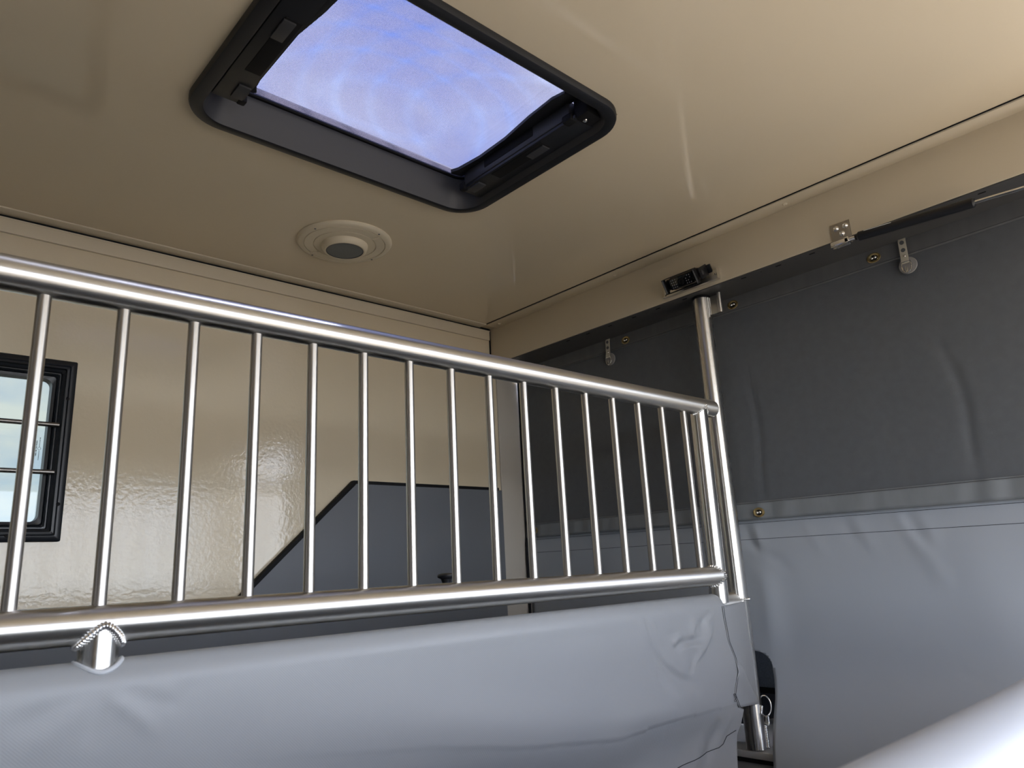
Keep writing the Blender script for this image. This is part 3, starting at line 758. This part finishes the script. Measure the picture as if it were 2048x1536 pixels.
so = o.modifiers.new('thickness', 'SOLIDIFY'); so.thickness = 0.002; so.offset = 0
def band(z0f, z1f, off, amp, ph, y0=CY0, y1=CY1, ny=240, curl=0.0):
    b = MB(); g = []; rnd = random.Random(ph); ks = [(rnd.uniform(14, 110), rnd.uniform(0, 6), rnd.uniform(0.3, 1)) for _ in range(6)]
    for j in range(ny+1):
        y = y0+(y1-y0)*j/ny; z0, z1 = z0f(y), z1f(y); row = []
        for k in range(7):
            t = k/6; z = z0+(z1-z0)*t
            d = amp*sum(a*math.sin(f_*y+p+0.8*t) for f_, p, a in ks)/3
            edge = 0.0012 if 0 < k < 6 else 0
            row.append(b.bm.verts.new(V(mesh_x(y, z)-off-edge-d-curl*(1-t)**2, y, z)))
        g.append(row)
    for j in range(ny):
        for k in range(6): b.bm.faces.new((g[j][k], g[j+1][k], g[j+1][k+1], g[j][k+1]))
    return b
def solid(o, t=0.002):
    so = o.modifiers.new('thickness', 'SOLIDIFY'); so.thickness = t; so.offset = 0; return o
TB = 0.7735
th = solid(obj('top_hem', band(lambda y: TB, lambda y: 0.834, 0.0035, 0.0006, 5), M['top_hem'], mc, smooth=80))
lh = solid(obj('lower_hem', band(hemline, lambda y: hemline(y)+0.054-(0.018 if False else 0)*y, 0.0045, 0.0028, 9, curl=0.003), M['hem'], mc, smooth=80))
for nm, f_, par, off in (('stitching', lambda y: TB+0.0045, th, 0.0062), ('stitching', lambda y: hemline(y)+0.050, lh, 0.0078)):
    obj(nm, MB().tube([V(mesh_x(y, f_(y))-off, y, f_(y)) for y in [CY0+(CY1-CY0)*k/160 for k in range(161)]], 0.0006, 5), M['thread'], par)
obj('edge_piping', MB().tube([V(XM-0.004, CY1+0.006, z) for z in (0.82, 0.5, 0.16, 0.14)] + [V(XM-0.010, CY1+0.004, z) for z in (0.10, -0.05, -0.2)], 0.0055, 10), M['black_matte'], mc)
tb0 = None
for y, z in ((0.687, 0.7985), (1.1316, 0.7975), (1.5715, 0.797), (0.245, 0.7985), (2.01, 0.7965), (1.1351, 0.1332), (2.1063, 0.1521), (0.165, 0.122)):
    p = V(mesh_x(y, z)-(0.0062 if z > 0.5 else 0.0105), y, z)
    if tb0 is None:
        rings = []
        for r, h in ((0.0165, 0.0), (0.0168, 0.0015), (0.0145, 0.0026), (0.0110, 0.0018), (0.0095, 0.0008)):
            rings.append([p + Vector((-h, r*1.12*math.cos(k*PI/16), r*0.86*math.sin(k*PI/16))) for k in range(32)])
        tb0 = obj('turn_button', MB().loft(rings), M['brass'], mc, base=p)
        obj('eye', MB().lathe(p, (-1, 0, 0), [(0.0094, 0.0003), (0, 0.0003)], 24), M['black_matte'], tb0)
        obj('stud', MB().blob(p+Vector((-0.002, 0.0042, 0)), 0.004, 0.0042, 0.0046, None, 12).blob(p+Vector((-0.002, -0.0042, 0.0004)), 0.004, 0.0042, 0.0046, None, 12), M['steel'], tb0)
        continue
    c = tb0.copy(); col.objects.link(c); c.parent = mc; c.location = p - wloc(mc)
    for ch in tb0.children:
        d = ch.copy(); col.objects.link(d); d.parent = c

# ------------------------------------------------------------------ curtain straps
def make_strap(y):
    p = V(2.046, y, 0.78)
    t = thing('curtain_strap', 'beige plastic strap with steel ring holding the mesh curtain right of the tall end post', 'strap', p, 'straps hanging from the header')
    sb = MB(); w = 0.0095
    prof = [(2.050, 0.826), (2.0455, 0.815), (2.0445, 0.79), (2.043, 0.768), (2.040, 0.756), (2.0385, 0.748)]
    sb.loft([[V(x-0.001, y-w, z), V(x-0.001, y+w, z), V(x+0.001, y+w, z), V(x+0.001, y-w, z)] for x, z in prof], True, True, True)
    s_ = obj('strap', sb, M['strap'], t)
    for z in (0.810, 0.788): obj('hole', MB().lathe(V(2.0432 if z < 0.8 else 2.0438, y, z), (-1, 0, 0), [(0.0058, -0.001), (0.0058, 0.0004), (0, 0.0004)], 18), M['hole'], s_)
    obj('rivet', MB().blob(V(2.0415, y-0.001, 0.770), 0.0022, 0.0034, 0.0034, None, 10), M['steel'], s_)
    obj('disc', MB().lathe(V(2.0505, y-0.003, 0.744), (-1, 0, 0), [(0.0, 0), (0.023, 0), (0.0235, 0.0015), (0.0225, 0.003), (0, 0.0035)], 36), M['clear'], t)
    rp = [(0.0105, 0.752), (0.0125, 0.742), (0.0105, 0.731), (0.005, 0.723), (0, 0.7205), (-0.005, 0.723), (-0.0105, 0.731), (-0.0125, 0.742), (-0.0105, 0.752), (0, 0.7525)]
    obj('ring', MB().loop([V(2.0395, y-0.002+a, z) for a, z in rp], 0.0018, 8), M['steel'], t)
    obj('prong', MB().tube([V(2.0375, y-0.004, 0.738), V(2.0375, y-0.003, 0.722)], 0.0013, 8).tube([V(2.0375, y+0.0005, 0.738), V(2.0375, y-0.0005, 0.722)], 0.0013, 8), M['steel'], t)
    return t
s1 = make_strap(0.606)
dup(s1, V(2.046, 1.653, 0.78), 'beige plastic strap with steel ring holding the mesh curtain above the divider top rail')

# ------------------------------------------------------------------ lower vinyl curtain with its arch cut-out
def belly(z):
    d = -0.33-z; t = 0.5*(math.sqrt(d*d+0.05**2)+d)
    return 0.2*math.tanh(t/0.2) if t > 0 else 0
VL = [([(1.196,.105),(1.186,.060),(1.17,.02)], .014, -.007, 0), ([(1.165,.105),(1.155,.06),(1.14,.0)], .014, .006, 0), ([(1.013,.100),(.990,.050),(.96,.0)], .016, .004, 0), ([(.869,.096),(.845,.050),(.82,.0)], .016, .0045, 0),
      ([(.900,.096),(.878,.050),(.86,.02)], .014, -.004, 0), ([(.76,.105),(.735,.05),(.70,-.02)], .014, .005, 0), ([(.735,.105),(.715,.055),(.69,.0)], .012, -.005, 0), ([(.70,.10),(.68,.05),(.66,.0)], .012, .004, 0),
      ([(.713,.044),(.688,-.026),(.66,-.10)], .025, .006, 0), ([(1.220,.068),(1.189,.048),(1.103,-.008),(1.05,-.06)], .016, -.005, 0), ([(1.165,-.02),(1.15,-.12),(1.155,-.26)], .03, .008, 0), ([(1.10,-.02),(1.08,-.15),(1.09,-.30)], .04, -.005, 0),
      ([(.62,.05),(.58,-.10),(.55,-.25)], .06, .006, 0), ([(.50,.05),(.46,-.08),(.42,-.2)], .05, -.005, 0), ([(1.75,.1),(1.72,.0),(1.70,-.1)], .04, .005, 0), ([(1.95,.1),(1.93,.0),(1.92,-.1)], .03, -.005, 0), ([(.68,-.28),(.64,-.31),(.60,-.30)], .012, -.003, 0)]
def vin_x(y, z):
    d = 0.4*sum(fold(y, z, l, w, h, st) for l, w, h, st in VL)
    return 2.068 - d - belly(z)
vc = thing('vinyl_curtain', 'smooth dark grey PVC curtain hanging below the charcoal mesh', 'curtain', V(2.06, 0.6, -1.40))
CUT = [(1.158, -0.313), (1.138, -0.384), (1.115, -0.534), (1.112, -1.40)]      # right edge of the arch (y, z)
cols = []
def zlist(z0, z1, n=60): return [z0+(z1-z0)*k/n for k in range(n+1)]
def ztop(y): return hemline(y)+0.030
def cut_y(z):
    for (y0, z0), (y1, z1) in zip(CUT, CUT[1:]):
        if z >= z1: return y0+(y1-y0)*max(0, (z-z0)/(z1-z0))
    return CUT[-1][0]
AR = 0.056
b = MB()
def sheet_cols(cols):
    vs = [[b.bm.verts.new(V(vin_x(y, z), y, z)) for y, z in c] for c in cols]
    for A, B in zip(vs, vs[1:]):
        for k in range(len(A)-1): b.bm.faces.new((A[k], B[k], B[k+1], A[k+1]))
Z1, Z2, Z3 = 0.13, -0.313, -1.40
ZU = [0.03-(0.03+0.313)*k/44 for k in range(1, 45)]                  # shared rows, top edge to the spring of the arch
ZL = [-0.313-0.0115*k for k in range(1, 31)] + [-0.72, -0.85, -1.10, -1.40]
def rows(y): return [ztop(y)+(0.03-ztop(y))*k/12 for k in range(13)] + ZU
def cut_f(z): return 1.158 if z > -0.313 else cut_y(z)
ks = [k/110 for k in range(111)]
sheet_cols([[(CY0+(cut_f(z)-CY0)*k, z) for z in rows(CY0+(1.158-CY0)*k)+ZL] for k in ks])
W = 0.150
def arch(y):
    d = y-1.158; d = min(d, W-d)
    return -0.264 if d >= AR else -0.264 - (AR - math.sqrt(max(0, AR*AR-(AR-d)**2)))*0.875
ya = [1.158 + W*(1-math.cos(PI*k/40))/2 for k in range(41)]
for y0_, y1_ in zip(ya, ya[1:]):                                     # over the arch
    r0 = [(y0_, max(z, arch(y0_))) for z in rows(y0_)]; r1 = [(y1_, max(z, arch(y1_))) for z in rows(y1_)]
    for k in range(len(r0)-1):
        q = []
        for y, z in (r0[k], r1[k], r1[k+1], r0[k+1]):
            if (y, z) not in q: q.append((y, z))
        if len(q) > 2: b.face([V(vin_x(y, z), y, z) for y, z in q])
yb = [1.158+W+(CY1+0.008-1.158-W)*k/40 for k in range(41)]
sheet_cols([[(y, z) for z in rows(y)+ZL] for y in yb])
bmesh.ops.remove_doubles(b.bm, verts=b.bm.verts, dist=0.0002)
solid(obj('sheet', b, M['vinyl_dark'], vc, smooth=80), 0.0018)
for f_ in (lambda y: hemline(y)-0.0085, lambda y: 0.0480+(y-0.472)*0.012):
    obj('stitching', MB().tube([V(vin_x(y, f_(y))-0.0012, y, f_(y)) for y in [CY0+(CY1-CY0)*k/160 for k in range(161)]], 0.0007, 5), M['thread'], vc)

# ------------------------------------------------------------------ what shows through the arch: tailgate sill and outer flap
tg = thing('tailgate', 'folded tailgate with pale aluminium top edge seen through the curtain arch', 'tailgate', V(2.12, 0.6, -1.45))
obj('sill_edge', MB().box(1.945, 2.30, 0.06, WL, -0.531, -0.512, 0.002), M['sill'], tg)
obj('seal', MB().box(1.943, 2.29, 0.06, WL, -0.541, -0.531), M['black_matte'], tg)
obj('panel', MB().box(1.947, 2.29, 0.06, WL, -1.448, -0.541, 0.002), M['tailgate'], tg)
of = thing('outer_flap', 'dark weather flap outside, seen through the curtain arch', 'flap', V(2.25, 0.6, -0.51))
obj('mesh_band', MB().box(2.240, 2.246, 0.06, WL+0.03, -0.395, 0.80), M['outer_mesh'], of)
obj('hem', MB().box(2.234, 2.248, 0.06, WL+0.03, -0.412, -0.395), M['black_matte'], of)
obj('skirt', MB().box(2.240, 2.246, 0.06, WL+0.03, -0.5115, -0.412), M['outer_dark'], of)

# pale sloping reflector, unseen, added outside the rear doorway to light the ceiling
rp = thing('bounce_ramp', 'unseen pale aluminium slope added behind the open rear doorway to bounce light inside', 'bounce_ramp', V(2.3, -0.47, -1.95))
rmb = MB().prism([(2.10, -1.46), (2.10, -1.52), (4.20, -1.949), (4.22, -1.93)], 'y', -0.98, 0.04, 0.003)
obj('deck', rmb, M['sill'], rp)
# ------------------------------------------------------------------ gas strut on the header
gs = thing('gas_strut', 'long black gas strut on a steel bracket along the header', 'gas strut', V(1.89, 0.45, 0.79))
bp = obj('bracket', MB().prism([(0.7345, 0.871), (0.6825, 0.871), (0.6820, 0.823), (0.6820, 0.806), (0.730, 0.801), (0.7345, 0.822)], 'x', 1.9095, 1.9125, 0.0006), M['dull'], gs)
first = None
for y, z in ((0.7195, 0.857), (0.6945, 0.857), (0.7060, 0.838)):
    o = put('bolt', lambda p: MB().lathe(p, (-1, 0, 0), [(0.0085, -0.001), (0.0085, 0.001), (0.006, 0.0045), (0.0035, 0.006), (0.0028, 0.0035), (0, 0.0035)], 20), M['steel'], bp, V(1.9095, y, z), first); first = first or o
A0, A1 = V(1.888, 0.722, 0.8010), V(1.888, 0.681, 0.8045)
fk = obj('fork', MB().box(1.8795, 1.8975, 0.681, 0.692, 0.798, 0.812, 0.001).box(1.8795, 1.8825, 0.683, 0.729, 0.795, 0.8095, 0.001).box(1.8945, 1.8975, 0.683, 0.729, 0.795, 0.8095, 0.001), M['steel'], gs)
obj('pin', MB().tube([V(1.877, 0.721, 0.801), V(1.908, 0.721, 0.801)], 0.0035, 12), M['steel'], fk)
obj('neck', MB().tube([V(1.888, 0.682, 0.8050), V(1.888, 0.664, 0.8043)], 0.006, 14), M['steel'], gs)
obj('body', MB().tube([V(1.888, 0.666, 0.8042), V(1.888, 0.660, 0.8040), V(1.888, 0.656, 0.8038), V(1.889, 0.392, 0.7868), V(1.889, 0.389, 0.7866)], [0.0075, 0.0085, 0.0125, 0.0125, 0.0095], 26), M['black'], gs)
obj('rod', MB().tube([V(1.889, 0.392, 0.7868), V(1.890, 0.05, 0.7650)], 0.0046, 14), M['steel'], gs)
obj('end_fitting', MB().tube([V(1.890, 0.06, 0.7655), V(1.890, 0.02, 0.7630)], 0.008, 14).box(1.884, 1.9125, 0.012, 0.032, 0.754, 0.774, 0.001), M['steel'], gs)
obj('label_strip', MB().tube([V(1.8785, 0.640, 0.8105), V(1.8785, 0.572, 0.8062)], 0.0011, 6), M['label'], gs)

# ------------------------------------------------------------------ camera on the header
cc = thing('surveillance_camera', 'small black infrared camera on an aluminium angle above the divider end post', 'camera', V(1.89, 1.17, 0.855))
cb_ = obj('mounting_angle', MB().box(1.9105, 1.9128, 1.085, 1.291, 0.838, 0.871, 0.0005).box(1.898, 1.9128, 1.085, 1.291, 0.8355, 0.8380, 0.0005), M['plate'], cc)
obj('end_tab', MB().box(1.897, 1.9128, 1.0835, 1.0855, 0.838, 0.872), M['plate'], cb_)
for y, z in ((1.282, 0.852), (1.096, 0.857)): obj('bolt', MB().blob(V(1.909, y, z), 0.003, 0.0042, 0.0042, None, 12), M['steel'], cb_)
RB = Matrix.Rotation(math.radians(-30), 3, 'Y')
def cam_pt(x, y, z): return V(1.868, 1.176, 0.858) + RB @ Vector((x, y, z))*1.13
def rbox(x0, x1, y0, y1, z0, z1, bev):
    b = MB().box(x0, x1, y0, y1, z0-EYE, z1-EYE, bev)
    for v in b.bm.verts: v.co = cam_pt(*v.co)
    return b
bd = obj('housing', rbox(-0.016, 0.028, -0.040, 0.052, -0.019, 0.019, 0.012), M['black'], cc)
obj('face_glass', rbox(-0.0185, -0.015, -0.032, 0.044, -0.015, 0.015, 0.001), M['glass_dark'], bd)
obj('lens', MB().lathe(cam_pt(-0.0185, 0.006, 0), RB @ Vector((-1, 0, 0)), [(0.011, 0), (0.011, 0.004), (0.007, 0.005), (0.005, 0.002), (0, 0.002)], 24), M['black_matte'], bd)
first = None
for s_ in (-1, 1):
    for i in range(3):
        for j in range(4):
            if (i + j) % 4 == 3 and s_ < 0: continue
            p = cam_pt(-0.0188, 0.006 + s_*(0.0165+0.0065*i), -0.0105+0.007*j)
            o = put('infrared_led', lambda q: MB().blob(q, 0.0012, 0.0016, 0.0016, None, 8), M['led'], bd, p, first); first = first or o
vs_ = MB(); ring = []
for x in (-0.030, -0.012):
    ring.append([cam_pt(x, 0.006+0.050*(1 if abs(math.cos(a)) > .7 else abs(math.cos(a))/.7)*(1 if math.cos(a) > 0 else -1), (0.021 if math.sin(a) > 0 else -0.021)*min(1, abs(math.sin(a))/.7)) for a in [2*PI*k/24 for k in range(24)]])
vs_.loft(ring)
sh = solid(obj('sun_visor', vs_, M['black'], cc, smooth=60), 0.002)
obj('end_disc', MB().lathe(cam_pt(0.004, 0.056, 0), RB @ Vector((0, 1, 0)), [(0.017, -0.005), (0.0175, 0.003), (0.0155, 0.0045), (0.015, 0.003), (0, 0.003)], 28), M['black'], bd)
ub = obj('swivel_bracket', rbox(-0.006, 0.040, -0.050, -0.046, -0.016, 0.016, 0.001), M['black'], cc)
obj('bracket_foot', rbox(0.036, 0.041, -0.062, 0.045, -0.012, 0.012, 0.001), M['black'], ub)
obj('pivot_screw', MB().lathe(cam_pt(0.004, -0.050, 0), RB @ Vector((0, -1, 0)), [(0.0075, 0), (0.007, 0.003), (0.003, 0.0045), (0, 0.0045)], 18), M['black_soft'], ub)
obj('cable', MB().tube([cam_pt(0.02, 0.055, -0.004), V(1.885, 1.252, 0.846), V(1.897, 1.275, 0.842), V(1.908, 1.284, 0.8385)], 0.0016, 8), M['black_matte'], cc)

# ------------------------------------------------------------------ near divider, close to the lens
nd = thing('padded_divider', 'pale grey padded divider close to the viewer, blurred at the corner', 'divider', V(0.7, 0.25, -1.45))
NYc, NZc, NR = 0.250, -0.2156, 0.070
prof = []
for k in range(25):
    a = -0.05*PI + PI*1.1*k/24
    prof.append((NYc+NR*math.cos(a), NZc+NR*math.sin(a)))
prof = [(NYc+0.060, -1.44)] + prof + [(NYc-0.060, -1.44)]
b = MB(); rings = []
for k in range(41):
    x = -0.55+2.30*k/40
    rings.append([V(x, y+0.0015*math.sin(6*x+3*z), z+(0.002*math.sin(4*x+1) if z > -0.4 else 0)) for y, z in prof])
b.loft(rings, False)
b.face([V(-0.55, y, z) for y, z in prof]); b.face([V(1.75, y, z) for y, z in reversed(prof)])
obj('padding', b, M['vinyl_pale'], nd, smooth=60)
obj('seam_piping', MB().tube([V(-0.55, NYc+0.0665, NZc-0.06), V(1.75, NYc+0.0665, NZc-0.06)], 0.003, 8).tube([V(-0.55, NYc-0.0665, NZc-0.06), V(1.75, NYc-0.0665, NZc-0.06)], 0.003, 8), M['vinyl_dark'], nd)

# ------------------------------------------------------------------ a tree outside the window
tr = thing('tree', 'small dark leafy tree outside, low in the side window', 'tree', V(3.2, 14.2, -1.95))
obj('trunk', MB().tube([V(3.2, 14.2, -1.95), V(3.22, 14.2, -0.6), V(3.15, 14.2, 0.4), V(3.2, 14.2, 1.0)], [0.14, 0.10, 0.07, 0.03], 10), M['bark'], tr)
b = MB(); rnd = random.Random(11)
for k in range(900):
    a, r = rnd.uniform(0, 2*PI), 1.0*math.sqrt(rnd.random()); h = rnd.uniform(-1, 1)
    sc = math.sqrt(max(0, 1-h*h))
    p = V(3.2+r*sc*math.cos(a), 14.2+r*sc*math.sin(a), 0.62+0.75*h)
    u = Vector((rnd.uniform(-1, 1), rnd.uniform(-1, 1), rnd.uniform(-1, 1))).normalized(); w = u.orthogonal().normalized()
    s_ = rnd.uniform(0.05, 0.09)
    b.face([p-u*s_, p+w*s_*0.5, p+u*s_, p-w*s_*0.5])
fo = obj('foliage', b, M['leaf'], tr, smooth=0); fo['kind'] = 'stuff'
